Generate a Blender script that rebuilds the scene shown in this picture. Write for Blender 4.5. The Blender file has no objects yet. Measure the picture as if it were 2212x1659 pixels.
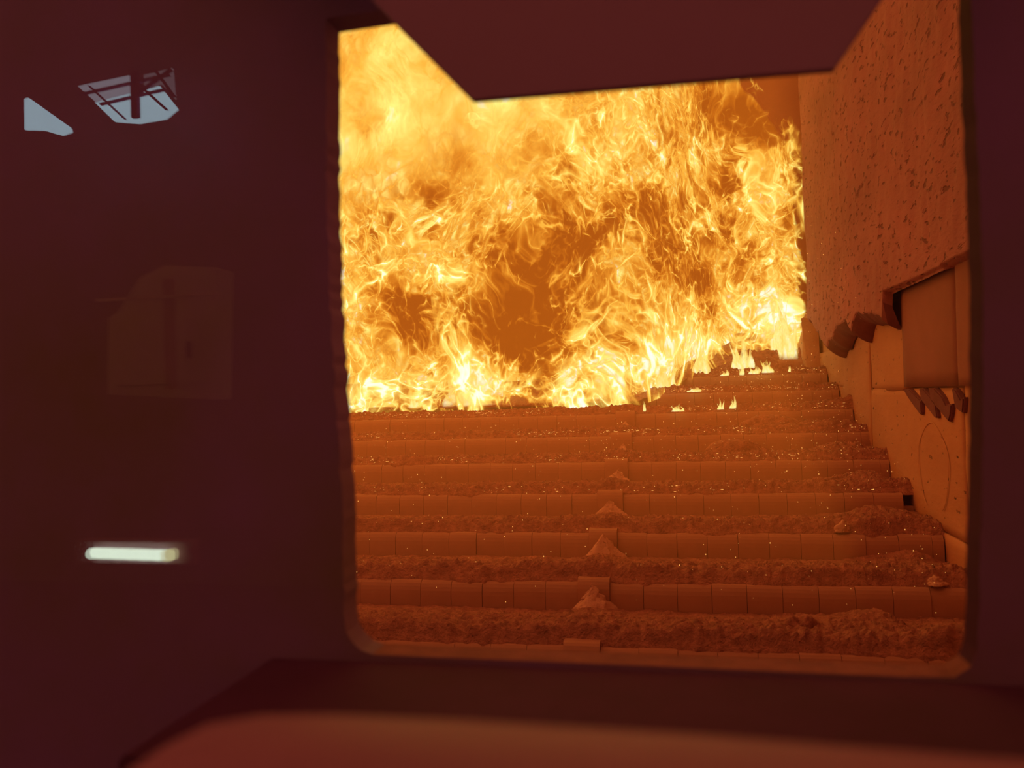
import bpy, bmesh, math, random
import numpy as np
from mathutils import Vector, Matrix

# ------------------------------------------------------------------ camera, world, exposure
SC = bpy.context.scene
COL = SC.collection
YAW, PITCH, ROLL, FPX = 0.1982, 0.0158, -0.0274, 1804.9
cf = Vector((-math.sin(YAW)*math.cos(PITCH), math.cos(YAW)*math.cos(PITCH), math.sin(PITCH)))
r0 = Vector((math.cos(YAW), math.sin(YAW), 0)); u0 = r0.cross(cf)
cr = r0*math.cos(ROLL) + u0*math.sin(ROLL); cu = -r0*math.sin(ROLL) + u0*math.cos(ROLL)
cd = bpy.data.cameras.new('camera'); cam = bpy.data.objects.new('camera', cd); COL.objects.link(cam)
cam.matrix_world = Matrix(((cr.x, cu.x, -cf.x, 0), (cr.y, cu.y, -cf.y, 0), (cr.z, cu.z, -cf.z, 0), (0, 0, 0, 1)))
cd.sensor_fit = 'HORIZONTAL'; cd.sensor_width = 36; cd.lens = FPX/2212*36
cd.clip_start = 0.01; cd.clip_end = 100
cd.dof.use_dof = True; cd.dof.focus_distance = 5.0; cd.dof.aperture_fstop = cd.lens/1000/0.0072
SC.camera = cam
world = bpy.data.worlds.new('world'); SC.world = world; world.use_nodes = True
bg = world.node_tree.nodes['Background']
bg.inputs[0].default_value = (1.0, 0.30, 0.10, 1); bg.inputs[1].default_value = 0.62
vs = SC.view_settings
SC.display_settings.display_device = 'sRGB'
vs.view_transform = 'Standard'; vs.look = 'None'; vs.exposure = 0.0; vs.gamma = 1.0; vs.use_curve_mapping = False
cy = SC.cycles
cy.max_bounces = 5; cy.diffuse_bounces = 2; cy.glossy_bounces = 2; cy.transparent_max_bounces = 20
cy.sample_clamp_indirect = 4.0; cy.use_denoising = True
cy.adaptive_threshold = 0.045; cy.adaptive_min_samples = 12; cy.caustics_reflective = False; cy.caustics_refractive = False

HAZE = 0.066   # glow of the furnace gas per metre
# ------------------------------------------------------------------ helpers
rng = np.random.default_rng(7); random.seed(7)
TAB = rng.random(4096)
def _h(i, j, k): return TAB[(i*73 + j*1399 + k*2579 + (i*j % 97)*31) & 4095]
def vnoise(x, y, z=0.0):
    x = np.asarray(x, float); y = np.asarray(y, float); z = np.zeros_like(x) + z
    i, j, k = np.floor(x).astype(int), np.floor(y).astype(int), np.floor(z).astype(int)
    u, v, w = x-i, y-j, z-k
    u, v, w = u*u*(3-2*u), v*v*(3-2*v), w*w*(3-2*w)
    def L(a, b, t): return a+(b-a)*t
    return L(L(L(_h(i,j,k), _h(i+1,j,k), u), L(_h(i,j+1,k), _h(i+1,j+1,k), u), v),
             L(L(_h(i,j,k+1), _h(i+1,j,k+1), u), L(_h(i,j+1,k+1), _h(i+1,j+1,k+1), u), v), w)
def fbm(x, y, z=0.0, o=4, g=.5):
    s = 0; a = 1; t = 0; f = 1
    for n in range(o):
        s = s + a*vnoise(np.asarray(x)*f+n*17.3, np.asarray(y)*f+n*9.1, z*f+n*3.7); t += a; a *= g; f *= 2.03
    return s/t
def sstep(a, b, x):
    t = np.clip((np.asarray(x, float)-a)/(b-a), 0, 1); return t*t*(3-2*t)

def mesh(name, V, F, m=None, smooth=False):
    me = bpy.data.meshes.new(name)
    me.from_pydata([tuple(v) for v in V], [], [tuple(int(i) for i in f) for f in F])
    if m: me.materials.append(m)
    if smooth: me.polygons.foreach_set('use_smooth', [True]*len(me.polygons))
    me.update(); return me
def link(name, me, parent=None, loc=None):
    o = bpy.data.objects.new(name, me); COL.objects.link(o)
    if parent: o.parent = parent
    if loc is not None: o.location = loc
    return o
def tag(o, label, cat, group=None, kind=None):
    o['label'] = label; o['category'] = cat
    if group: o['group'] = group
    if kind: o['kind'] = kind
    return o
def empty(name, loc=(0, 0, 0)):
    o = bpy.data.objects.new(name, None); COL.objects.link(o); o.location = loc; o.empty_display_size = .1; return o
def grid_faces(nu, nv):
    a = np.arange(nu*nv).reshape(nv, nu)
    return np.stack([a[:-1, :-1], a[:-1, 1:], a[1:, 1:], a[1:, :-1]], -1).reshape(-1, 4)
def fast_mesh(name, V, Q, m=None, smooth=True):
    me = bpy.data.meshes.new(name); V = np.asarray(V, np.float32); Q = np.asarray(Q, np.int32)
    me.vertices.add(len(V)); me.vertices.foreach_set('co', V.ravel())
    me.loops.add(Q.size); me.loops.foreach_set('vertex_index', Q.ravel())
    me.polygons.add(len(Q)); me.polygons.foreach_set('loop_start', np.arange(0, Q.size, Q.shape[1], dtype=np.int32))
    try: me.polygons.foreach_set('loop_total', np.full(len(Q), Q.shape[1], np.int32))
    except Exception: pass
    if m: me.materials.append(m)
    me.polygons.foreach_set('use_smooth', np.full(len(Q), smooth)); me.update(calc_edges=True); me.validate(); return me
def attr(me, name, arr):
    a = me.attributes.new(name, 'FLOAT', 'POINT'); a.data.foreach_set('value', np.asarray(arr, np.float32).ravel())
def box_mesh(name, x0, x1, y0, y1, z0, z1, m, bev=0.0, seg=2):
    bm = bmesh.new(); bmesh.ops.create_cube(bm, size=1)
    for v in bm.verts: v.co = Vector((x0+(v.co.x+.5)*(x1-x0), y0+(v.co.y+.5)*(y1-y0), z0+(v.co.z+.5)*(z1-z0)))
    if bev: bmesh.ops.bevel(bm, geom=bm.edges[:], offset=bev, segments=seg, affect='EDGES')
    me = bpy.data.meshes.new(name); bm.to_mesh(me); bm.free(); me.materials.append(m); return me
def prism(name, poly, y0, y1, m, bev=0.0, axis='Y'):
    bm = bmesh.new()
    mk = (lambda a, b, t: (a, t, b)) if axis == 'Y' else (lambda a, b, t: (t, a, b))
    A = [bm.verts.new(mk(a, b, y0)) for a, b in poly]; B = [bm.verts.new(mk(a, b, y1)) for a, b in poly]
    n = len(poly); bm.faces.new(A); bm.faces.new(B[::-1])
    for i in range(n): bm.faces.new((A[i], B[i], B[(i+1) % n], A[(i+1) % n]))
    bmesh.ops.recalc_face_normals(bm, faces=bm.faces[:])
    if bev: bmesh.ops.bevel(bm, geom=bm.edges[:], offset=bev, segments=2, affect='EDGES')
    me = bpy.data.meshes.new(name); bm.to_mesh(me); bm.free(); me.materials.append(m); return me

class NT:
    def __init__(s, name):
        s.m = bpy.data.materials.new(name); s.m.use_nodes = True; s.t = s.m.node_tree; s.t.nodes.clear()
        s.out = s.n('ShaderNodeOutputMaterial')
    def n(s, t, **k):
        x = s.t.nodes.new(t)
        for a, b in k.items(): setattr(x, a, b)
        return x
    def l(s, a, b): s.t.links.new(a, b)
    def put(s, sock, v):
        if v is None: return
        if hasattr(v, 'is_linked') or hasattr(v, 'links'): s.l(v, sock)
        else: sock.default_value = v
    def math(s, op, a, b=None, c=None, clamp=False):
        x = s.n('ShaderNodeMath', operation=op, use_clamp=clamp)
        for i, v in enumerate((a, b, c)):
            if v is not None: s.put(x.inputs[i], v)
        return x.outputs[0]
    def vm(s, op, a, b=None):
        x = s.n('ShaderNodeVectorMath', operation=op); s.put(x.inputs[0], a)
        if b is not None: s.put(x.inputs[1] if op != 'SCALE' else x.inputs['Scale'], b)
        return x.outputs[0]
    def noise(s, v, sc, d=3, r=.5, dist=0.0, col=False):
        x = s.n('ShaderNodeTexNoise'); s.put(x.inputs['Vector'], v)
        x.inputs['Scale'].default_value = sc; x.inputs['Detail'].default_value = d
        x.inputs['Roughness'].default_value = r; x.inputs['Distortion'].default_value = dist
        return x.outputs['Color' if col else 'Fac']
    def ramp(s, v, stops, interp='LINEAR'):
        x = s.n('ShaderNodeValToRGB'); x.color_ramp.interpolation = interp; e = x.color_ramp.elements
        while len(e) < len(stops): e.new(.5)
        for i, (p, c) in enumerate(stops):
            e[i].position = p; e[i].color = (c[0], c[1], c[2], 1) if len(c) == 3 else c
        s.put(x.inputs[0], v); return x.outputs[0]
    def mr(s, v, a, b, c=0.0, d=1.0):
        x = s.n('ShaderNodeMapRange'); s.put(x.inputs[0], v)
        for i, q in enumerate((a, b, c, d)): x.inputs[1+i].default_value = q
        return x.outputs[0]
    def pos(s): return s.n('ShaderNodeTexCoord').outputs['Object']

def surf(name, c1, c2, nscale=4.0, rough=.85, bump=.3, bscale=40.0, bdist=.01, stretch=(1, 1, 1), pits=None, metal=0.0, spec=.3):
    k = NT(name); p = k.pos(); mp = k.n('ShaderNodeMapping'); mp.inputs['Scale'].default_value = stretch; k.l(p, mp.inputs[0]); p = mp.outputs[0]
    f = k.noise(p, nscale, 6, .6)
    col = k.ramp(f, [(.32, c1), (.68, c2)])
    b = k.noise(p, bscale, 5, .6)
    if pits:
        w = k.noise(p, pits[0], 2, .5); pm = k.mr(w, pits[1], pits[1]+.09)
        mx = k.n('ShaderNodeMix', data_type='RGBA'); k.l(pm, mx.inputs['Factor']); k.l(col, mx.inputs['A']); mx.inputs['B'].default_value = (*pits[2], 1)
        col = mx.outputs['Result']; b = k.math('SUBTRACT', b, k.math('MULTIPLY', pm, .8))
    bs = k.n('ShaderNodeBsdfPrincipled'); k.l(col, bs.inputs['Base Color']); bs.inputs['Roughness'].default_value = rough
    bs.inputs['Metallic'].default_value = metal; bs.inputs['Specular IOR Level'].default_value = spec
    bn = k.n('ShaderNodeBump'); bn.inputs['Strength'].default_value = bump; bn.inputs['Distance'].default_value = bdist
    k.l(b, bn.inputs['Height']); k.l(bn.outputs[0], bs.inputs['Normal']); k.l(bs.outputs[0], k.out.inputs[0]); return k.m
def emit(name, c, s):
    k = NT(name); e = k.n('ShaderNodeEmission'); e.inputs[0].default_value = (*c, 1); e.inputs[1].default_value = s
    k.l(e.outputs[0], k.out.inputs[0]); return k.m

M_grate = surf('cast_grate_steel', (.50, .265, .185), (.60, .33, .235), 3, .75, .25, 60, .004)
M_ash = surf('grey_ash', (.42, .185, .14), (.70, .325, .24), 26, .95, 1.0, 70, .02)
M_heap = surf('pale_ash', (.70, .42, .32), (.86, .52, .40), 20, .95, .7, 120, .008)
M_slag = surf('slag_coat', (.36, .155, .17), (.50, .205, .24), 2.5, .9, .7, 30, .014, (1, .35, .75), (44, .60, (.24, .10, .11)))
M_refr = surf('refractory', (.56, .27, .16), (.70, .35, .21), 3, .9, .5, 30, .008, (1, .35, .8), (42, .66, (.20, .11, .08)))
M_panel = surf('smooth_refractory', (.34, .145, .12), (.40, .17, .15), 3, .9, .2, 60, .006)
M_dark = surf('lip_shade_and_wedge', (.20, .075, .09), (.26, .10, .12), 8, .9, .4, 40, .01)
M_steel = surf('flare_tinted_steel', (.18, .105, .14), (.26, .11, .50), 1.6, .7, .1, 30, .003)  # violet lens flare is painted into the steel colour
M_flap = surf('rusty_plate', (.32, .16, .34), (.36, .18, .44), 2.0, .75, .1, 30, .002)
M_frame = surf('frame_iron', (.34, .22, .22), (.42, .26, .28), 3, .7, .2, 40, .003)
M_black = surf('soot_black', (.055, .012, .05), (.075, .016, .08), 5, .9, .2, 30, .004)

# ------------------------------------------------------------------ structure: the wall with the sight hole
def hole_outline():
    L = [(-.372, .425), (-.304, .427), (.211, .434), (.282, .435), (.284, .38)]
    rr = random.Random(3)
    for i in range(1, 40):
        z = .38-i*.016
        if z < -.235: break
        x = np.interp(z, [-.25, -.19, -.03, .106, .38], [.269, .271, .280, .284, .283])
        L.append((x+rr.uniform(-.0009, .0009), z))
    L += [(.2675, -.252), (.262, -.266), (.247, -.277), (.20, -.278), (-.116, -.276), (-.336, -.275), (-.3485, -.271), (-.358, -.263), (-.3655, -.252), (-.3675, -.238)]
    z = -.228
    while z < .41:
        x = np.interp(z, [-.24, -.12, 0, .14, .30, .42], [-.367, -.367, -.371, -.376, -.375, -.372])
        L.append((x+rr.uniform(-.0016, .0016), z)); z += .009
    return L
HOLE = hole_outline()
def ring(name, outer, inner, y0, y1, m):
    bm = bmesh.new()
    n = len(inner)
    cx, cz = -.045, .07
    x0, x1, z0, z1 = outer
    def out(a, b):
        dx, dz = a-cx, b-cz; t = 1e9
        if dx > 0: t = min(t, (x1-cx)/dx)
        if dx < 0: t = min(t, (x0-cx)/dx)
        if dz > 0: t = min(t, (z1-cz)/dz)
        if dz < 0: t = min(t, (z0-cz)/dz)
        return cx+dx*t, cz+dz*t
    pts = list(inner)
    for c in ((x0, z0), (x1, z0), (x0, z1), (x1, z1)):  # add inner points facing the outer corners
        ang = math.atan2(c[1]-cz, c[0]-cx)
        best = None
        for i in range(n):
            a, b = inner[i], inner[(i+1) % n]
            aa, ab = math.atan2(a[1]-cz, a[0]-cx), math.atan2(b[1]-cz, b[0]-cx)
            if (aa-ang)*(ab-ang) <= 0 and abs(aa-ab) < 2:
                t = (ang-aa)/(ab-aa) if ab != aa else 0; best = (i, (a[0]+(b[0]-a[0])*t, a[1]+(b[1]-a[1])*t))
        if best: pts.insert(pts.index(inner[best[0]])+1, best[1])
    n = len(pts); o = [out(*p) for p in pts]
    V = [[bm.verts.new((p[0], y, p[1])) for p in q] for y in (y0, y1) for q in (pts, o)]
    for i in range(n):
        j = (i+1) % n
        bm.faces.new((V[0][i], V[0][j], V[1][j], V[1][i])); bm.faces.new((V[2][i], V[2][j], V[3][j], V[3][i]))
        bm.faces.new((V[0][i], V[0][j], V[2][j], V[2][i])); bm.faces.new((V[1][i], V[1][j], V[3][j], V[3][i]))
    bmesh.ops.recalc_face_normals(bm, faces=bm.faces[:])
    me = bpy.data.meshes.new(name); bm.to_mesh(me); bm.free(); me.materials.append(m); return me
wf = link('wall_front', ring('wall_front', (-2.2, 2.2, -1.9, 2.4), HOLE, .862, .90, M_steel))
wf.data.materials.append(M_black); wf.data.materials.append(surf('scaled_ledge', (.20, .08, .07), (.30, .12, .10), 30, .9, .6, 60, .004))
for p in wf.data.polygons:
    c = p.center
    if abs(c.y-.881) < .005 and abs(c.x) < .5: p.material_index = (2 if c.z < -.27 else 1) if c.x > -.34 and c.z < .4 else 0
wf['kind'] = 'structure'; wf['label'] = 'dark steel front wall with the sight opening cut through it'
# ledge below the opening and the recess under it
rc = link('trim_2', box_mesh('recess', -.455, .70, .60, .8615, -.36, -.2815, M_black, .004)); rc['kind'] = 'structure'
# unseen lining added inside the front wall to throw firelight on the grate
WIDE = [(-.62, -.60), (.62, -.60), (.66, .0), (.62, .62), (0, .66), (-.62, .62), (-.66, 0)]
li = link('bounce_ring', ring('bounce_lining', (-2.2, 1.16, -1.2, 2.4), WIDE, .905, .97, surf('bounce_ring_pale', (.52, .27, .17), (.60, .32, .20), 3, .9, .3, 30, .01)), wf)
# hanging shutter plate
fp = link('shutter_plate', prism('shutter_plate', [(-.263, .3705), (-.1875, .286), (.142, .2815), (.184, .3405), (.26, .448), (.26, .75), (-.60, .75), (-.60, .40)][:0] or
    [(-.2635, .370), (-.1875, .2862), (.142, .2815), (.2005, .363), (.30, .50), (.30, .72), (-.50, .72), (-.50, .63)], .775, .785, M_flap, .0008))
tag(fp, 'dark steel shutter plate with slanted sides hanging over the top of the opening', 'shutter')
# near window frame sill (out of focus)
prof = []
bmv = bmesh.new()
xs = [-.262, -.256, -.246, -.232, -.216, -.196, -.172, -.14, -.09, 0, .1, .2, .34]
zt = [-.225, -.185, -.166, -.154, -.142, -.132, -.1272, -.1255, -.1252, -.1260, -.1288, -.1315, -.1345]
rowsv = []
for x, z in zip(xs, zt):
    ring_ = []
    for (dy, dz) in ((0, -.22), (0, -.012), (.004, -.004), (.012, 0), (.058, 0), (.066, -.004), (.07, -.012), (.07, -.22)):
        ring_.append(bmv.verts.new((x, .258+dy, min(z+dz, z) if dz > -.1 else -.35)))
    rowsv.append(ring_)
for a, b in zip(rowsv[:-1], rowsv[1:]):
    for i in range(7): bmv.faces.new((a[i], a[i+1], b[i+1], b[i]))
bmv.faces.new(rowsv[0]); bmv.faces.new(rowsv[-1][::-1]); bmesh.ops.recalc_face_normals(bmv, faces=bmv.faces[:])
me = bpy.data.meshes.new('sill'); bmv.to_mesh(me); bmv.free(); me.materials.append(surf('warm_iron', (.34, .15, .26), (.42, .18, .34), 2, .6, .1, 30, .002))
me.polygons.foreach_set('use_smooth', [True]*len(me.polygons))
sl = link('window_sill', me); tag(sl, 'blurred reddish iron sill of the viewing window closest to the camera', 'sill')

# ------------------------------------------------------------------ furnace geometry
S_Y0, S_P, S_Z0, S_R = 3.649, .49, -.823, .1357
XL, XR, BW, XW = -.465, -.325, .1438, 1.169
def ry(k): return S_Y0+S_P*k
def rz(k): return S_Z0+S_R*k
def bar_profile(rise, depth, rad=.062):
    P = [(0, -rise*1.02)]
    for i in range(6):
        a = math.pi-(math.pi/2)*i/5; P.append((rad*.55+rad*.55*math.cos(a), -rad+rad*math.sin(a)))
    P += [(.10, .004), (depth+.06, .002), (depth+.06, -.05), (.05, -.06), (.03, -rise*1.02)]
    return P
def bar_mesh(name, w, rise, depth, m, rad=.062):
    P = bar_profile(rise, depth, rad); bm = bmesh.new()
    A = [bm.verts.new((.0009, y, z)) for y, z in P]; B = [bm.verts.new((w-.0009, y, z)) for y, z in P]
    n = len(P); bm.faces.new(A); bm.faces.new(B[::-1])
    for i in range(n): bm.faces.new((A[i], A[(i+1) % n], B[(i+1) % n], B[i]))
    bmesh.ops.recalc_face_normals(bm, faces=bm.faces[:]); me = bpy.data.meshes.new(name); bm.to_mesh(me); bm.free(); me.materials.append(m)
    for p in me.polygons: p.use_smooth = False
    return me
ME_bar = bar_mesh('grate_bar', BW, S_R, S_P, M_grate)
ME_ctr = bar_mesh('centre_plate', XR-XL, S_R+.022, S_P, M_grate)
ORD = ['nearest', 'second', 'third', 'fourth', 'fifth', 'sixth', 'seventh', 'eighth', 'ninth', 'tenth']
rr = random.Random(5)
for k in range(-1, 9):
    e = empty('grate_row', (0, ry(k), rz(k)))
    tag(e, 'stepped grate row of cast steel bars, %s step up from the window' % ORD[k+1], 'grate row', 'grate steps climbing towards the fire')
    nl = max(2, int((.44*ry(k)-.465)/BW)+2) if k < 6 else 3
    for i in range(nl):
        b = link('grate_bar', ME_bar, e, (XL-BW*(i+1), rr.uniform(-.003, .003), rr.uniform(-.002, .002)))
    x = XR; i = 0
    while x < XW-.075:
        b = link('grate_bar', ME_bar, e, (x, rr.uniform(-.003, .003), rr.uniform(-.002, .002)))
        x += BW; i += 1
    if k != 2:
        b = link('grate_bar', ME_bar, e, (x, 0, 0)); b.scale.x = (XW-.006-x)/BW
    link('centre_plate', ME_ctr, e, (XL, -.012, .022))
    link('carrier_beam', box_mesh('carrier_beam', -3.0, XW, .035, .30, -S_R*1.1, -.07, M_grate), e)

# ash beds: one per tread
def ash_bed(k):
    x0 = -(.44*ry(k)+.35) if k < 6 else -1.0
    x1 = XW+.02; nx = int((x1-x0)/(.0055 if k < 4 else .0085)); ny = 64
    xs = np.linspace(x0, x1, nx); t = np.linspace(0, 1, ny)**1.15
    X, T = np.meshgrid(xs, t)
    front = .012+.035*fbm(X*5, 0*X, k*3.1, 3)+.02*(fbm(X*28, 0*X, k*1.7, 2)-.5)
    D = front+T*(S_P+.01-front)
    w = sstep(0, .085, T)                        # lip at the front
    amp = np.interp(k, [-1, 0, 1, 2, 3, 4, 5, 6, 8], [.046, .042, .036, .030, .026, .024, .026, .030, .036])
    lum = fbm(X*7, D*9, k*5.3, 5, .55)
    bil = 1-np.abs(2*fbm(X*16+3, D*18, k*2.2+8, 4, .5)-1)
    H = amp*(.35+1.1*lum)*w +   .026*(bil-.6)*w + .027*(np.abs(2*fbm(X*26, D*60, k, 4)-1)-.2)*w + .016*(fbm(X*100, D*110, k, 3)-.5)*w
    H = H*(1.15-.72*sstep(.25, 1, T))+.012*np.exp(-((T-.16-.1*(fbm(X*3, X*0, k, 2)-.5))/.06)**2)
    # big lumps towards the right where clinker gathers
    big = sstep(.1, 1.1, X)*np.clip(fbm(X*3.2, D*3, k*7+2, 2)-.52, 0, 1)*.22*w
    H = H+big
    H = np.where(T > .93, H*.9, H)
    Z = .004+np.maximum(H, 0)
    # curl the lip down over the bar nose
    Z = np.where(T == 0, -.012, Z)
    ctr = np.exp(-((X-(XL+XR)/2)/.075)**2)
    Z = Z+.022*ctr*w
    V = np.stack([X.ravel(), (ry(k)+D).ravel(), (rz(k)+Z).ravel()], 1)
    me = fast_mesh('ash_bed', V, grid_faces(nx, ny), M_ash)
    o = link('ash_bed', me)
    tag(o, 'rough lumpy ash lying along the %s grate step up from the window' % ORD[k+1], 'ash', 'ash on the grate steps', 'stuff')
for k in range(-2, 9):
    if k == -2:
        continue
    ash_bed(k)
# front-most tread (a step below the first nose) so the frame's lower edge meets ash
# small pale ash heaps against the centre plates
def heap(k, w, h, lean):
    nu, nv = 64, 30; V = []
    for j in range(nv):
        t = j/(nv-1)
        for i in range(nu):
            a = 2*math.pi*i/nu; r = w*1.35*(1-t)**1.35*(1+.25*math.sin(a*2+k)+.12*math.sin(a*5+k*2))
            V.append((r*math.cos(a)+lean*t, r*.8*math.sin(a), h*t**.9))
    V = np.array(V); d = fbm(V[:, 0]*40+k*7, V[:, 1]*40, V[:, 2]*40, 5, .62)-.5
    V += np.stack([d*.045, d*.03, d*.02], 1)*(V[:, 2:3] < h*.97)
    Q = []
    for j in range(nv-1):
        for i in range(nu): Q.append((j*nu+i, j*nu+(i+1) % nu, (j+1)*nu+(i+1) % nu, (j+1)*nu+i))
    o = link('ash_heap', fast_mesh('ash_heap', V, Q, M_heap), None, ((XL+XR)/2+.0, ry(k)+S_P-.045, rz(k)+.02))
    tag(o, 'pale orange ash heap leaning on the centre plate above the %s grate step' % ORD[k+1], 'ash heap', 'ash heaps along the grate centre line')
for k, w, h, ln in ((-1, .085, .13, 0), (0, .07, .14, .01), (1, .058, .10, .0), (2, .055, .085, .02), (3, .048, .075, .02), (4, .055, .07, 0)):
    heap(k, w, h, ln)
# burning fuel bed behind/below the flames
xs = np.linspace(-4.4, 1.17, 420); ysn = 70
X, T = np.meshgrid(xs, np.linspace(0, 1, ysn))
Yf = 6.46+1.32*sstep(-.40, .55, X)
Yy = Yf+T*(9.1-Yf)
Zg = S_Z0+S_R*((Yy-S_Y0)/S_P)
Z = Zg-.03+.08*sstep(0, .1, T)*(.4+1.2*fbm(X*4, Yy*4, 3, 4))+.03*fbm(X*25, Yy*25, 1, 3)+.05*sstep(.0, .12, T)*sstep(.3, .7, X)
me = fast_mesh('burning_waste', np.stack([X.ravel(), Yy.ravel(), Z.ravel()], 1), grid_faces(420, ysn), M_ash)
o = link('burning_waste', me); tag(o, 'dark lumpy bed of burning waste under the tall flames', 'burning waste', None, 'stuff')
# mound of clinker seen in front of the flames at the far right
def mound(name, cx, cy, cz, a, b, h, seed, m, rg=.35, fq=14):
    nu, nv = 60, 22; V = []
    for j in range(nv):
        t = j/(nv-1)
        for i in range(nu):
            an = 2*math.pi*i/nu; r = math.cos(t*math.pi/2)**.7
            V.append((a*r*math.cos(an), b*r*math.sin(an), h*math.sin(t*math.pi/2)))
    V = np.array(V); d = fbm(V[:, 0]*fq+seed, V[:, 1]*fq, V[:, 2]*fq, 4)-.5
    V = V*(1+rg*d[:, None]); V[:, 2] += .05*h*d
    Q = [(j*nu+i, j*nu+(i+1) % nu, (j+1)*nu+(i+1) % nu, (j+1)*nu+i) for j in range(nv-1) for i in range(nu)]
    return link(name, fast_mesh(name, V, Q, m), None, (cx, cy, cz))
o = mound('clinker_mound', .62, 7.75, rz(8)-.10, .60, .22, .17, 4, M_ash); tag(o, 'low rounded clinker mound at the foot of the flames by the right wall', 'clinker')
o = mound('clinker_lump', .315, ry(3)+.24, rz(3)+.0, .17, .12, .115, 9, M_ash); tag(o, 'large flat clinker lump overhanging the fifth grate step', 'clinker', 'clinker lumps on the steps')
o = mound('clinker_lump', .60, ry(4)+.22, rz(4)+.0, .22, .11, .11, 12, M_ash); tag(o, 'wide dark clinker lump on the sixth grate step', 'clinker', 'clinker lumps on the steps')
o = mound('clinker_lump', .735, ry(1)+.06, rz(1)+.01, .045, .04, .045, 15, M_heap, 1.3, 38); tag(o, 'small round clinker knob on the third grate step near the right wall', 'clinker', 'clinker lumps on the steps')
o = mound('clinker_lump', .415, ry(-1)+.20, rz(-1)+.0, .085, .08, .085, 19, M_ash, .9, 26); tag(o, 'rounded clinker boulder on the nearest grate step right of centre', 'clinker', 'clinker lumps on the steps')
o = mound('clinker_lump', 1.0, ry(0)+.04, rz(0)+.012, .036, .03, .035, 23, M_heap, 1.3, 45); tag(o, 'pebble sized clinker on the second grate step close to the right wall', 'clinker', 'clinker lumps on the steps')

# ------------------------------------------------------------------ right wall
wr = link('wall_right', box_mesh('wall_right', 1.20, 1.55, 2.2, 7.8, -1.9, 5.0, M_refr)); wr['kind'] = 'structure'
# lower refractory course in panels
def rough_panel(name, y0, y1, z0, z1, xf, m, seed, amp=.012, step=.035, thick=.06):
    ny = max(6, int((y1-y0)/step)); nz = max(6, int((z1-z0)/step))
    Yg, Zg = np.meshgrid(np.linspace(y0, y1, ny), np.linspace(z0, z1, nz))
    Xg = xf-amp*2*(fbm(Yg*3, Zg*3, seed, 4)-.5)
    edge = np.minimum(np.minimum(Yg-y0, y1-Yg), np.minimum(Zg-z0, z1-Zg)); Xg = Xg+np.where(edge < 1e-6, .006, 0)
    V = np.stack([Xg.ravel(), Yg.ravel(), Zg.ravel()], 1); Q = grid_faces(ny, nz)[:, ::-1]
    a = np.arange(ny*nz).reshape(nz, ny); loop = np.concatenate([a[0, :], a[1:, -1], a[-1, :-1][::-1], a[1:-1, 0][::-1]])
    B = V[loop].copy(); B[:, 0] = xf+thick; n0 = len(V); nb = len(loop); V = np.concatenate([V, B])
    q2 = np.stack([loop, np.roll(loop, -1), n0+(np.arange(nb)+1) % nb, n0+np.arange(nb)], 1)
    return fast_mesh(name, V, np.concatenate([Q, q2]), m)
cuts = [2.3, 3.835, 5.572, 6.75, 7.79]
for i in range(4):
    link('refractory_block', rough_panel('refractory_block', cuts[i]+.006, cuts[i+1]-.006, -.672, -.012 if i == 1 else (.30 if i > 1 else .46), XW, M_refr, i*3.3), wr)
    link('refractory_block', rough_panel('refractory_block', cuts[i]+.006, cuts[i+1]-.006, -1.7, -.680, XW+.004, M_refr, i*3.3+20), wr)
link('refractory_block', rough_panel('refractory_block', 5.578, 7.0, .0, .5, XW+.002, M_refr, 44), wr)
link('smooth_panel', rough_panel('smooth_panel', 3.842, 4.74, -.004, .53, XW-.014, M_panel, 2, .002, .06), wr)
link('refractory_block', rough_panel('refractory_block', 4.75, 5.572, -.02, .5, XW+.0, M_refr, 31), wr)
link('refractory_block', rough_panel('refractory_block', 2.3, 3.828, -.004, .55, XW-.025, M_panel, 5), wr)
# slag coat: thick upper layer with a ragged lower edge
ny, nz = 300, 230
Yv = np.linspace(2.3, 7.35, ny); Tv = np.linspace(0, 1, nz)
Yg, Tg = np.meshgrid(Yv, Tv)
base = np.interp(Yv, [2.3, 3.84, 3.85, 4.74, 4.76, 5.1, 5.5, 6.0, 6.3, 6.6, 7.05, 7.2, 7.8], [.50, .50, .492, .492, .335, .335, .32, .33, .27, .35, .46, .52, .75])
tooth = np.where((Yv > 4.75) & (Yv < 7.1), .10*(np.abs(2*vnoise(Yv*3.4, Yv*0, 2)-1)-.45)+.06*(fbm(Yv*11, Yv*0, 3, 3)-.5), .004*(fbm(Yv*30, Yv*0, 1, 2)-.5))
low = base+tooth
top = 5.0
Zg = low[None, :]+(Tg**1.6)*(top-low[None, :])
h = Zg-low[None, :]
bev = np.interp(Yv, [2.3, 4.74, 4.78, 6.0, 7.0, 7.8], [.02, .02, .075, .09, .07, .06])[None, :]
thick = np.interp(Yv, [2.3, 4.1, 5.5, 7.35], [.055, .065, .13, .125])[None, :]*np.clip(h/bev, 0, 1)**.6
Xg = XW-.004-np.where((Yg > 3.84) & (Yg < 4.75), np.maximum(thick, .045), thick)
Xg = Xg-.055*(fbm(Yg*1.6, Zg*1.1, 5, 5, .55)-.5)*sstep(0, .3, h)-.016*(fbm(Yg*14, Zg*6, 9, 3)-.5)*sstep(0, .1, h)
Xg = Xg+.12*sstep(7.2, 7.35, Yg)
V = np.stack([Xg.ravel(), Yg.ravel(), Zg.ravel()], 1)
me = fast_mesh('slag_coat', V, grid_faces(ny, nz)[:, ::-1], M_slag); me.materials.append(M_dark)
lip = ((h[:-1, :-1]+.02*fbm(Yg[:-1, :-1]*20, Zg[:-1, :-1]*20, 2, 3)) < bev[:, :-1]*1.0) & (Yg[:-1, :-1] > 4.74)
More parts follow.
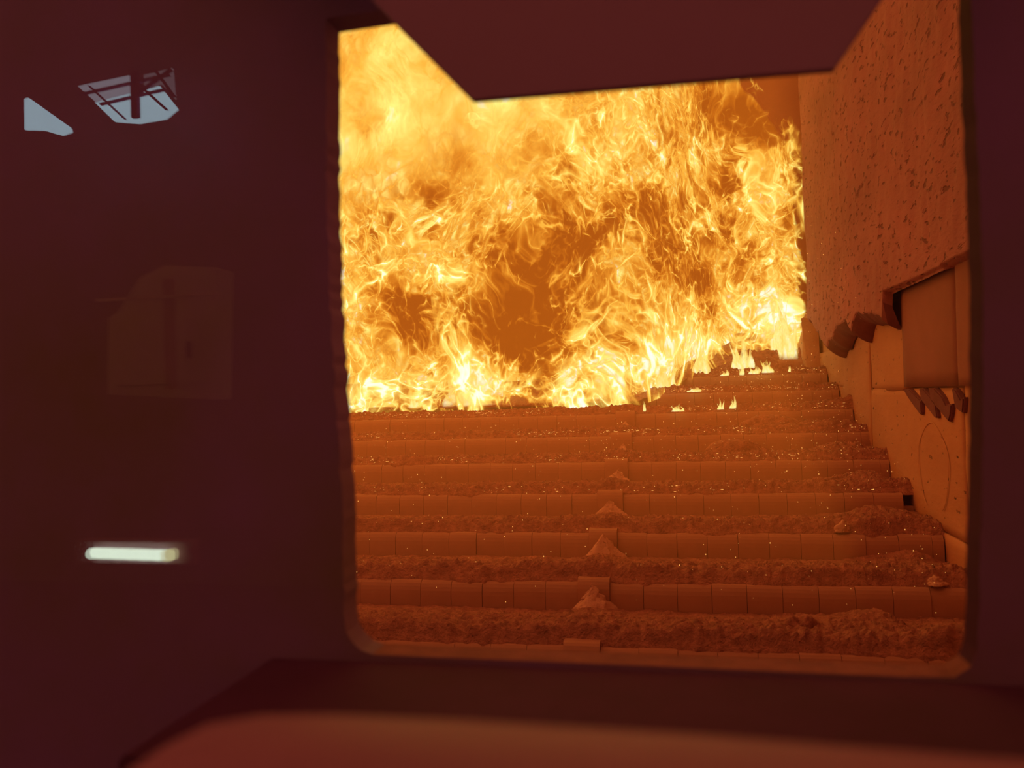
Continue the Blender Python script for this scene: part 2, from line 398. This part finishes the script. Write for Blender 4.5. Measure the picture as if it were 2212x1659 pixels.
me.polygons.foreach_set('material_index', lip.ravel().astype(np.int32))  # shade under the overhang painted as a dark band along the lower edge
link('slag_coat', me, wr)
# dark wedges hanging from the panel's lower edge
for P, lab in (([(4.72, -.012), (4.60, -.012), (4.47, -.05), (4.39, -.07), (4.385, -.135), (4.41, -.142), (4.52, -.10), (4.62, -.06)], 'farthest dark wedge under the smooth wall panel'),
               ([(4.41, -.010), (4.35, -.010), (4.24, -.05), (4.16, -.075), (4.13, -.148), (4.17, -.15), (4.26, -.115), (4.38, -.07)], 'second farthest dark wedge under the smooth wall panel'),
               ([(4.25, -.010), (4.17, -.010), (4.05, -.05), (4.00, -.085), (3.92, -.08), (3.94, -.13), (3.97, -.162), (4.07, -.125), (4.22, -.07)], 'widest dark wedge under the smooth wall panel'),
               ([(3.91, -.010), (3.86, -.02), (3.80, -.06), (3.76, -.05), (3.78, -.12), (3.87, -.10)], 'dark wedge nearest the window edge under the smooth wall panel')):
    o = link('dark_wedge', prism('dark_wedge', P, XW-.022, XW+.01, M_dark, .006, 'X')); tag(o, lab, 'slag drip', 'dark wedges under the smooth panel')
# round crack ring in the lower wall
V = []; nu = 48
for i in range(nu+1):
    a = math.radians(-60+ (300)*i/nu)
    for dr, dx in ((-.003, 0), (0, -.003), (.003, 0)):
        rad = .21+dr+.006*math.sin(a*5)
        V.append((XW-.006+dx, 4.28-rad*1.15*math.cos(a), -.39+rad*math.sin(a)))
Q = [(i*3+j, i*3+j+1, (i+1)*3+j+1, (i+1)*3+j) for i in range(nu) for j in range(2)]
link('wear_ring', fast_mesh('wear_ring', np.array(V), Q, M_refr), wr)
# protruding block at the far end, next to the fire
me = rough_panel('end_block', 7.42, 8.4, -.4, .68, 1.05, M_refr, 3, .10, .03, .12)
for v in me.vertices:
    v.co.z -= .26*max(0, (v.co.z+.1)/.78)*float(vnoise(v.co.y*7, v.co.x*2))
    v.co.y += .14*max(0, (8.0-v.co.y)/.6)*float(vnoise(v.co.z*5, 1.0))
ob = link('end_block', me, wr)
wf2 = link('wall_back', rough_panel('wall_back', -4.5, 1.9, -1.0, 5.0, 0, surf('far_refractory', (.50, .20, .15), (.58, .25, .19), 1.5, .9, .3, 12, .01), 8, .05, .12, .2))
wf2.rotation_euler = (0, 0, math.radians(-90)); 
wf2.location = (0, 9.2, 0); wf2['kind'] = 'structure'; wf2.scale = (1, 1, 1)
wr2 = link('wall_end', box_mesh('wall_right_far', 1.42, 1.7, 7.8, 9.3, -1.0, 5.0, M_refr)); wr2['kind'] = 'structure'; wr2.parent = wr
wl = link('wall_left', box_mesh('wall_left', -4.75, -4.5, 2.0, 9.3, -1.9, 5.0, M_refr)); wl['kind'] = 'structure'
fl_ = link('floor', box_mesh('floor', -5, 1.55, 1.0, 3.2, -1.9, -1.2, M_black)); fl_['kind'] = 'structure'

# ------------------------------------------------------------------ fire
def flame_material(name, opaque, alpha_gain=1.0, strength=1.0):
    k = NT(name); p = k.pos()
    at = lambda a: k.n('ShaderNodeAttribute', attribute_name=a).outputs['Fac']
    heat, edge, seed, fine = at('warmth'), at('edge'), at('seed'), at('fine')
    off = k.n('ShaderNodeCombineXYZ'); k.put(off.inputs[0], k.math('MULTIPLY', seed, 3.7)); k.put(off.inputs[1], k.math('MULTIPLY', seed, 5.1)); k.put(off.inputs[2], k.math('MULTIPLY', seed, 1.3))
    mp = k.n('ShaderNodeMapping'); mp.inputs['Scale'].default_value = (1, .8, .8); k.l(p, mp.inputs[0])
    p = k.vm('ADD', mp.outputs[0], off.outputs[0])
    w1 = k.vm('SCALE', k.vm('SUBTRACT', k.noise(p, 1.3, 2, .5, 0, True), (.5, .5, .5)), .9)
    q = k.vm('ADD', p, w1)
    w2 = k.vm('SCALE', k.vm('SUBTRACT', k.noise(q, 4.5, 2, .55, 0, True), (.5, .5, .5)), .22)
    q2 = k.vm('ADD', q, w2)
    broad = k.noise(q, 2.2, 4, .62)
    def ridge(v, sc, pw, d=1.5):
        n = k.noise(v, sc, d, .5)
        r = k.math('SUBTRACT', 1.0, k.math('ABSOLUTE', k.math('MULTIPLY', k.math('SUBTRACT', n, .5), 2.0)))
        return k.math('POWER', r, pw)
    r1 = ridge(q2, 3.0, 11); r2 = ridge(q2, 6.5, 10); r3 = ridge(q2, 14, 7)
    fil = k.math('ADD', k.math('MULTIPLY', r1, .38), k.math('ADD', k.math('MULTIPLY', r2, .34), k.math('MULTIPLY', r3, .14)))
    fil = k.math('SUBTRACT', fil, .20)
    b2 = k.math('MULTIPLY', k.math('SUBTRACT', broad, .5), 2.2)
    val = k.math('ADD', heat, k.math('ADD', k.math('MULTIPLY', fil, fine), k.math('MULTIPLY', b2, k.math('ADD', .62, k.math('MULTIPLY', fine, .34)))))
    col = k.ramp(val, [(0, (.30, .062, .003)), (.2, (.47, .125, .006)), (.40, (.72, .28, .022)), (.58, (.92, .50, .06)), (.74, (1, .74, .15)), (.88, (1.0, .95, .24)), (1, (1, 1, .72))])
    hot = k.math('MULTIPLY', k.mr(val, .95, 1.6, 0, 1), .7)
    st = k.math('MULTIPLY', k.math('ADD', 1.0, hot), strength)
    em = k.n('ShaderNodeEmission'); k.l(col, em.inputs[0]); k.l(st, em.inputs[1])
    if opaque: al = k.mr(k.math('ADD', edge, k.math('MULTIPLY', k.math('SUBTRACT', broad, .5), .9)), .42, .58)
    else:
        fa = k.math('ADD', k.math('MULTIPLY', r1, .8), k.math('MULTIPLY', r2, .55))
        al = k.math('MULTIPLY', k.math('ADD', k.math('MULTIPLY', fa, k.mr(val, .1, .5)), k.mr(val, .42, .95, 0, .75)), alpha_gain, clamp=True)
        al = k.math('MULTIPLY', al, k.mr(k.math('ADD', edge, k.math('MULTIPLY', k.math('SUBTRACT', broad, .5), .9)), .42, .62), clamp=True)
    tr = k.n('ShaderNodeBsdfTransparent'); mx = k.n('ShaderNodeMixShader'); k.l(al, mx.inputs[0]); k.l(tr.outputs[0], mx.inputs[1]); k.l(em.outputs[0], mx.inputs[2])
    k.l(mx.outputs[0], k.out.inputs[0]); return k.m
M_fire_back = flame_material('fire_back', True, 1.0, 1.0)
M_fire = flame_material('fire_front', False, .9, 1.05)
# hot and dark pockets of the fire: (x, z) metres at seven metres depth, radii, amount
POCKETS = [(-2.52,2.67,.52,.65,.26),(-2.61,2.30,.40,.28,.16),(-2.2,2.85,.6,.4,.18),(-1.21,2.48,.8,.24,.18),(-.25,2.26,.26,.26,.22),
 (-2.33,1.28,.48,.16,.22),(-2.0,1.13,.25,.25,.16),(-1.8,.28,.2,.24,.5),(-1.64,.08,.25,.18,.7),(-2.63,.04,.2,.16,.5),(-2.16,.05,.12,.16,.35),
 (-.97,.20,.08,.14,.6),(-.64,.10,.4,.2,.30),(-.43,.58,.4,.4,.14),(-.12,.28,.25,.25,.34),(.19,.40,.2,.12,.45),(.38,.5,.32,.25,.26),
 (.80,.98,.11,.25,.30),(.86,.58,.12,.14,.45),(.6,.73,.25,.25,.22),(.80,1.72,.25,.5,.14),(-1.9,.72,.25,.32,.2),
 (-1.33,.83,.40,.46,-.75),(-1.37,.45,.24,.2,-.5),(-1.58,1.40,.25,.2,-.38),(-1.02,1.50,.26,.26,-.34),(-.41,1.66,.18,.18,-.42),
 (-2.38,.92,.28,.16,-.48),(-2.34,.64,.32,.2,-.42),(-1.92,2.2,.14,.16,-.26),(-2.65,1.82,.2,.2,-.28),(-2.75,2.6,.16,.16,-.22),
 (.47,1.23,.24,.2,-.34),(-.06,1.32,.2,.2,-.30),(-.37,.58,.16,.2,-.32),(.47,2.35,.25,.26,-.5),(.85,2.3,.2,.25,-.45),(.14,.95,.40,.14,-.40),(-.10,1.66,.20,.14,-.30),(.35,1.75,.18,.14,-.28),(-.65,.85,.14,.14,-.28),(.62,1.15,.14,.2,-.25),(.25,.82,.10,.22,-.28),(-.8,1.35,.2,.14,-.3),(.05,2.1,.14,.14,-.2),(-2.2,1.9,.3,.14,-.14),(-2.0,.30,.2,.1,-.2),(-1.18,.02,.25,.16,-.25)]
def fire_front_y(X): return 6.34+1.32*sstep(-.40, .55, X)
def pocket_world():
    out = []
    for x, z, rx, rz_, a in POCKETS:
        Y = 7.0; X = x
        for _ in range(12):
            Y = float(fire_front_y(X)); X = x*Y/7
        s = Y/7; out.append((X, z*s, rx*s, rz_*s, a))
    return out
PW = pocket_world()
def flame_sheet(name, off, seed, m, nx=340, nz=240, wob=.12, bias=0.0):
    x = np.linspace(-4.3, 1.145, nx); t = np.linspace(0, 1, nz); X, T = np.meshgrid(x, t)
    Yf = fire_front_y(X)+off
    zb = S_Z0+S_R*((Yf-S_Y0)/S_P)-.02
    Z = zb+T*(4.3-zb)
    Y = Yf+wob*2*(fbm(X*1.1+seed, Z*.9, seed*2.1, 4)-.5)*2+.05*(fbm(X*6, Z*5, seed*3.3, 2)-.5)*2
    H = .40+bias+0*X
    for px, pz, rx, rz_, a in PW:
        H = H+(a*.62 if a > 0 else a)*np.exp(-((X-px)/rx)**2*.8-((Z-pz)/rz_)**2*.8)
    # taller fire is softer and more even towards the upper left
    soft = sstep(1.2, 2.1, Z)*sstep(-.2, -1.6, X)
    H = H+.15*soft+.03*sstep(.55, .1, Z-zb)
    fine = 1.0-.72*soft-.35*sstep(1.5, 2.8, Z)
    ex = np.interp(Z, [-.2, .3, .62, .9, 2.2, 2.5, 2.9, 4.3], [1.07, 1.07, 1.12, 1.13, 1.13, .98, .66, .3])
    edge = 1-sstep(-.14, .10, X-ex+.0)
    me = fast_mesh(name, np.stack([X.ravel(), Y.ravel(), Z.ravel()], 1), grid_faces(nx, nz), m)
    attr(me, 'warmth', H); attr(me, 'edge', edge); attr(me, 'fine', fine); attr(me, 'seed', np.full(H.size, seed, float))
    return me
fr = empty('fire', (0, 0, 0)); tag(fr, 'tall roaring wall of yellow and orange flames filling the furnace', 'fire')
for i, (off, sd, m, wob, b) in enumerate(((.55, 1.0, M_fire_back, .10, -.06), (.36, 2.3, M_fire, .12, -.05), (.17, 5.2, M_fire, .10, -.04), (.0, 7.7, M_fire, .09, -.04))):
    o = link('flame_front', flame_sheet('flame_front', off, sd, m, wob=wob, bias=b), fr); o['kind'] = 'stuff'

def tongue_material():
    k = NT('flame_tongue'); p = k.pos()
    lw = k.n('ShaderNodeLayerWeight'); lw.inputs[0].default_value = .35
    core = k.math('SUBTRACT', 1.0, lw.outputs['Facing'])
    n = k.noise(k.vm('MULTIPLY', p, (1, 1, .5)), 14, 4, .6, 1.0)
    sep = k.n('ShaderNodeSeparateXYZ'); k.l(k.n('ShaderNodeTexCoord').outputs['Generated'], sep.inputs[0])
    up = k.math('SUBTRACT', 1.0, sep.outputs[2])
    v = k.math('ADD', k.math('MULTIPLY', core, .55), k.math('ADD', k.math('MULTIPLY', up, .35), k.math('MULTIPLY', k.math('SUBTRACT', n, .5), 1.1)))
    col = k.ramp(v, [(.2, (.80, .32, .02)), (.55, (1, .68, .11)), (.8, (1, .93, .3)), (1, (1, 1, .7))])
    er = k.math('ADD', k.noise(k.vm('MULTIPLY', p, (1.6, 1.6, .5)), 20, 4, .6, .6), k.math('MULTIPLY', up, .42))
    a = k.math('MULTIPLY', k.math('MULTIPLY', k.mr(er, .58, .85), k.mr(sep.outputs[2], .0, .10)), k.math('POWER', k.mr(core, .2, 1.0), 1.3))
    em = k.n('ShaderNodeEmission'); k.l(col, em.inputs[0]); em.inputs[1].default_value = 1.0
    tr = k.n('ShaderNodeBsdfTransparent'); mx = k.n('ShaderNodeMixShader'); k.l(a, mx.inputs[0]); k.l(tr.outputs[0], mx.inputs[1]); k.l(em.outputs[0], mx.inputs[2])
    k.l(mx.outputs[0], k.out.inputs[0]); return k.m
M_tongue = tongue_material(); M_tongue.cycles.emission_sampling = 'NONE'
def tongue(x, y, z, w, h, seed, label, group):
    q = random.Random(seed); V = []; Q = []
    npr = 4 if w > .12 else 3
    for m in range(npr):
        nu, nv = 16, 22; hh = h*(1 if m == 0 else q.uniform(.4, .8)); ww = w*(.62 if m == 0 else q.uniform(.3, .5))
        bx = 0 if m == 0 else q.uniform(-.42, .42)*w; ph = [q.uniform(0, 6.3) for _ in range(4)]; lean = q.uniform(-.5, .5)*ww
        n0 = len(V)
        for j in range(nv):
            t = j/(nv-1); r = ww*.5*(1-t)**1.15*(.8+.2*math.sin(math.pi*min(1, t*2)))*(1+.10*math.sin(8*t+ph[0]))+.0008
            cx = bx+lean*t+ww*.35*t*math.sin(5*t+ph[1]); cyy = ww*.2*t*math.sin(4*t+ph[2])
            for i in range(nu):
                a = 2*math.pi*i/nu; sc = 1+.22*math.sin(2*a+ph[3]+3*t)+.10*math.sin(5*a+7*t)
                V.append((cx+r*sc*math.cos(a), cyy+r*.6*sc*math.sin(a), hh*t))
        Q += [(n0+j*nu+i, n0+j*nu+(i+1) % nu, n0+(j+1)*nu+(i+1) % nu, n0+(j+1)*nu+i) for j in range(nv-1) for i in range(nu)]
    o = link('flame', fast_mesh('flame', np.array(V), Q, M_tongue), None, (x, y, z)); tag(o, label, 'flame', group); return o
def gz(y): return S_Z0+S_R*((y-S_Y0)/S_P)
G1 = 'white hot flames rising from the burning waste'; G2 = 'small flames licking over the grate ash'
for x, y, w, h, lab in ((-1.68, 6.45, .34, .52, 'widest white hot flame left of the dark smoke hollow'), (-1.56, 6.47, .30, .36, 'white hot flame merging with the widest one on its inner side'),
    (-2.52, 6.45, .26, .34, 'white hot flame beside the opening edge'), (-2.66, 6.5, .2, .26, 'short white hot flame touching the opening edge'), (-2.10, 6.45, .15, .24, 'narrow white flame between the edge flame and the widest flame'),
    (-.92, 6.5, .14, .30, 'thin white flame under the dark smoke hollow'), (-.62, 6.55, .2, .2, 'low pale flame just past the thin white flame'), (-.12, 6.75, .2, .38, 'pale flame above the grate centre line'),
    (.20, 7.15, .2, .34, 'yellow white flame where the fire front starts to recede'), (.52, 7.3, .16, .40, 'tall slim white flame in the receding fire front'), (.93, 7.62, .26, .62, 'bright white flame burning against the right wall'), (.90, 7.70, .18, .9, 'tall yellow flame column climbing the right wall')):
    tongue(x, y, gz(y)-.02, w, h, int(x*100)+900, lab, G1)
for x, y, w, h, lab in ((.72, 7.05, .15, .15, 'largest small flame on the eighth step by the right wall'), (.60, 7.03, .12, .09, 'low flame joined to the largest small flame'), (.87, 7.06, .035, .07, 'tiny flame closest to the right wall'),
    (.37, 7.0, .09, .07, 'bow shaped small flame on the eighth step'), (.50, 7.0, .05, .13, 'thin small flame standing on the eighth step'), (.13, 6.55, .13, .06, 'flat small flame on the seventh step'),
    (.27, 6.08, .05, .10, 'slender pointed flame on the sixth step'), (.37, 6.1, .06, .12, 'leaning yellow flame on the sixth step'), (-.02, 6.06, .12, .07, 'broad low flame on the sixth step'),
    (-.255, 6.08, .03, .11, 'thin upright flame just past the centre plate'), (.86, 7.70, .05, .14, 'small pale flame on the clinker mound'), (.80, 7.69, .08, .07, 'short pale flame on the clinker mound')):
    tongue(x, y, gz(y)+.02, w, h, int(x*100)+500, lab, G2)

# glowing sparks drifting over the steps
M_spark = emit('spark', (1, .46, .10), 1.3); M_spark.cycles.emission_sampling = 'NONE'
V = []; F = []
q = random.Random(11)
def octa(c, a, b, cc):
    n = len(V); c = Vector(c)
    for d in ((a, 0, 0), (-a, 0, 0), (0, b, 0), (0, -b, 0), (0, 0, cc), (0, 0, -cc)): V.append(tuple(c+Vector(d)))
    for f in ((0, 2, 4), (2, 1, 4), (1, 3, 4), (3, 0, 4), (2, 0, 5), (1, 2, 5), (3, 1, 5), (0, 3, 5)): F.append(tuple(n+i for i in f))
for i in range(1500):
    y = q.uniform(3.4, 6.9) if i < 500 else q.uniform(4.8, 7.4)
    x = q.uniform(-.42*y, XW-.02) if q.random() < .8 else q.uniform(.2, XW-.02)
    z = gz(y)+abs(q.gauss(0, .05))+.02
    if i > 1150: z = gz(y)+q.uniform(0, 1.4) ; x = q.uniform(.3, XW-.16)
    s = q.choice((.0008, .001, .0014, .0022))
    octa((x, y, z), s, s, s*q.choice((1, 1, 1.8)))
for i in range(3600):   # embers glowing in the ash crests near the fire
    kk = q.choice((2, 3, 3, 4, 4, 4, 5, 5, 5, 6, 6, 7)); y = ry(kk)+abs(q.gauss(.07, .06)); x = q.uniform(-.40*y, XW-.03) if kk < 6 else q.uniform(-.3, XW-.04)
    if float(vnoise(x*5+kk*3, kk*2.3)) < .5 or (x > .4 and q.random() < .4): continue
    l = q.choice((.0015, .002, .004, .009)); octa((x, y, rz(kk)+.028+q.uniform(-.014, .016)), l, .0015, q.uniform(.0008, .0018))
o = link('sparks', fast_mesh('sparks', V, F, M_spark, False)); tag(o, 'tiny glowing orange sparks scattered over the ash and steps', 'sparks', None, 'stuff')

# ------------------------------------------------------------------ sight glass and what it mirrors
k = NT('sight_glass')
lw = k.n('ShaderNodeLayerWeight'); lw.inputs[0].default_value = .5
fr_ = k.math('ADD', .04, k.math('MULTIPLY', .96, k.math('POWER', lw.outputs['Facing'], 5.0)))
g = k.n('ShaderNodeBsdfGlossy'); g.inputs['Roughness'].default_value = 0.0; g.inputs[0].default_value = (1, 1, 1, 1)
t = k.n('ShaderNodeBsdfTransparent'); t.inputs[0].default_value = (.995, .985, .98, 1)
mx = k.n('ShaderNodeMixShader'); k.l(fr_, mx.inputs[0]); k.l(t.outputs[0], mx.inputs[1]); k.l(g.outputs[0], mx.inputs[2])
k.l(mx.outputs[0], k.out.inputs[0])
YG = .20
wg = link('window_1', box_mesh('sight_glass', -.45, .45, YG, YG+.008, -.34, .34, k.m)); wg['kind'] = 'structure'; wg['label'] = 'clear sight glass faintly mirroring a lamp and windows'
def mir(y): return 2*YG-y
# strip lamp behind the camera, seen mirrored
M_lamp = emit('lamp_tube', (.82, 1.0, .80), 10.0)
lx0, lx1, ly, lz = -1.415, -1.205, mir(1.78), -.351
bm = bmesh.new(); bmesh.ops.create_cone(bm, cap_ends=True, segments=20, radius1=.0135, radius2=.0135, depth=lx1-lx0)
bmesh.ops.rotate(bm, verts=bm.verts, matrix=Matrix.Rotation(math.pi/2, 3, 'Y'))
bmesh.ops.bevel(bm, geom=[e for e in bm.edges if abs(e.verts[0].co.x-e.verts[1].co.x) < 1e-4], offset=.006, segments=3, affect='EDGES')
me = bpy.data.meshes.new('tube'); bm.to_mesh(me); bm.free(); me.materials.append(M_lamp)
lamp = empty('strip_lamp', ((lx0+lx1)/2, ly, lz)); tag(lamp, 'short glowing white strip lamp mirrored low in the sight glass', 'lamp')
tb = link('lamp_tube', me, lamp); tb.rotation_euler = (0, math.radians(1.0), 0)
link('end_cap', box_mesh('end_cap', .100, .124, -.014, .014, -.014, .012, emit('cap_glow', (.85, .85, .45), 6), .004), lamp)
link('lamp_housing', box_mesh('lamp_housing', -.16, .16, -.05, -.02, -.03, .03, M_frame, .004), lamp)
# rear room wall with daylight windows
M_day = emit('daylight', (.55, .86, 1.0), 3.8)
M_day2 = emit('daylight_dim', (.60, .66, .78), 2.0)
fl2 = link('floor', box_mesh('floor_room', -9, 9, -7, .855, -1.7, -1.6, M_black)); fl2['kind'] = 'structure'
wb = link('wall_rear', box_mesh('wall_rear', -9, 9, mir(7.0), mir(6.8), -2, 5, surf('rear_wall', (.10, .08, .09), (.14, .10, .11), 1, .9, .1, 10, .01))); wb['kind'] = 'structure'
def rearwin(name, x0, x1, y, z0, z1, poly=None):
    e = link(name, prism(name, poly, mir(y), mir(y)-.02, M_day)); e['kind'] = 'structure'; return e
w2 = rearwin('window_2', 0, 0, 6.1, 0, 0, [(-4.70, 2.545), (-4.30, 2.60), (-4.28, 2.60), (-4.10, 2.625), (-3.94, 2.42), (-4.05, 2.35), (-4.30, 2.335), (-4.52, 2.37)])
up = link('upper_pane', prism('upper_pane', [(-4.86, 2.70), (-4.32, 2.745), (-4.32, 2.61), (-4.70, 2.555)], mir(6.1), mir(6.1)-.02, M_day2), w2)
up = link('upper_pane', prism('upper_pane', [(-4.24, 2.73), (-3.98, 2.76), (-3.96, 2.50), (-4.08, 2.64), (-4.24, 2.62)], mir(6.1), mir(6.1)-.02, emit('daylight_faint', (.62, .55, .62), .8)), w2)
w3 = rearwin('window_3', 0, 0, 6.1, 0, 0, [(-5.38, 2.64), (-5.34, 2.65), (-4.94, 2.36), (-4.93, 2.32), (-5.02, 2.30), (-5.20, 2.36), (-5.38, 2.38)])
for i, (x0, z0, x1, z1, th) in enumerate(((-4.80, 2.60, -3.97, 2.68, .012), (-4.60, 2.50, -4.00, 2.565, .012), (-4.28, 2.74, -4.28, 2.36, .06), (-4.70, 2.66, -4.38, 2.36, .008), (-4.3, 2.68, -4.0, 2.40, .014), (-4.25, 2.56, -3.95, 2.72, .014), (-4.1, 2.74, -3.93, 2.50, .014))):
    d = Vector((x1-x0, 0, z1-z0)); L = d.length
    b = link('truss_bar', box_mesh('truss_bar', 0, L, -.02, .02, -th/2, th/2, M_black), w2, (x0, mir(6.04), z0))
    b.rotation_euler = (0, -math.atan2(d.z, d.x), 0)
# pale switch cabinet mirrored above the lamp
cb = empty('switch_cabinet', (-1.81, mir(2.69), .05)); tag(cb, 'pale grey cabinet faintly mirrored in the glass with a dark post in front', 'cabinet')
M_cab = surf('pale_paint', (.60, .62, .62), (.66, .68, .68), 2, .6, .05, 20, .002)
link('body', prism('body', [(-.24, 0), (.19, -.03), (.21, .44), (.0, .46), (-.10, .42), (-.19, .30), (-.23, .28)], 0, -.12, M_cab, .004), cb)
link('door', box_mesh('door', -.20, .15, .001, .012, .03, .26, M_cab, .003), cb)
link('handle', box_mesh('handle', .10, .115, .012, .03, .12, .18, M_black, .003), cb)
po = link('post', box_mesh('post', -1.735, -1.705, mir(2.60), mir(2.57), .06, .44, M_frame, .003)); tag(po, 'dark thin post standing before the mirrored cabinet', 'post')
rl = link('handrail', box_mesh('handrail', 0, .47, -.008, .008, -.005, .005, surf('bright_rail', (.7, .66, .6), (.8, .76, .7), 3, .35, .05, 20, .001), .002), None, (-1.975, mir(2.55), .375)); tag(rl, 'thin shiny handrail crossing the mirrored cabinet', 'rail')

# luminous hot gas filling the furnace chamber
k = NT('hot_gas'); e = k.n('ShaderNodeEmission'); e.inputs[0].default_value = (1.0, .24, .018, 1); e.inputs[1].default_value = HAZE
k.l(e.outputs[0], k.out.inputs['Volume'])
hz = link('hot_gas_haze', box_mesh('hot_gas_haze', -4.4, .72, 3.6, 6.35, -1.4, 4.2, k.m)); tag(hz, 'glowing orange haze of hot gas hanging over the grate steps', 'haze', None, 'stuff')
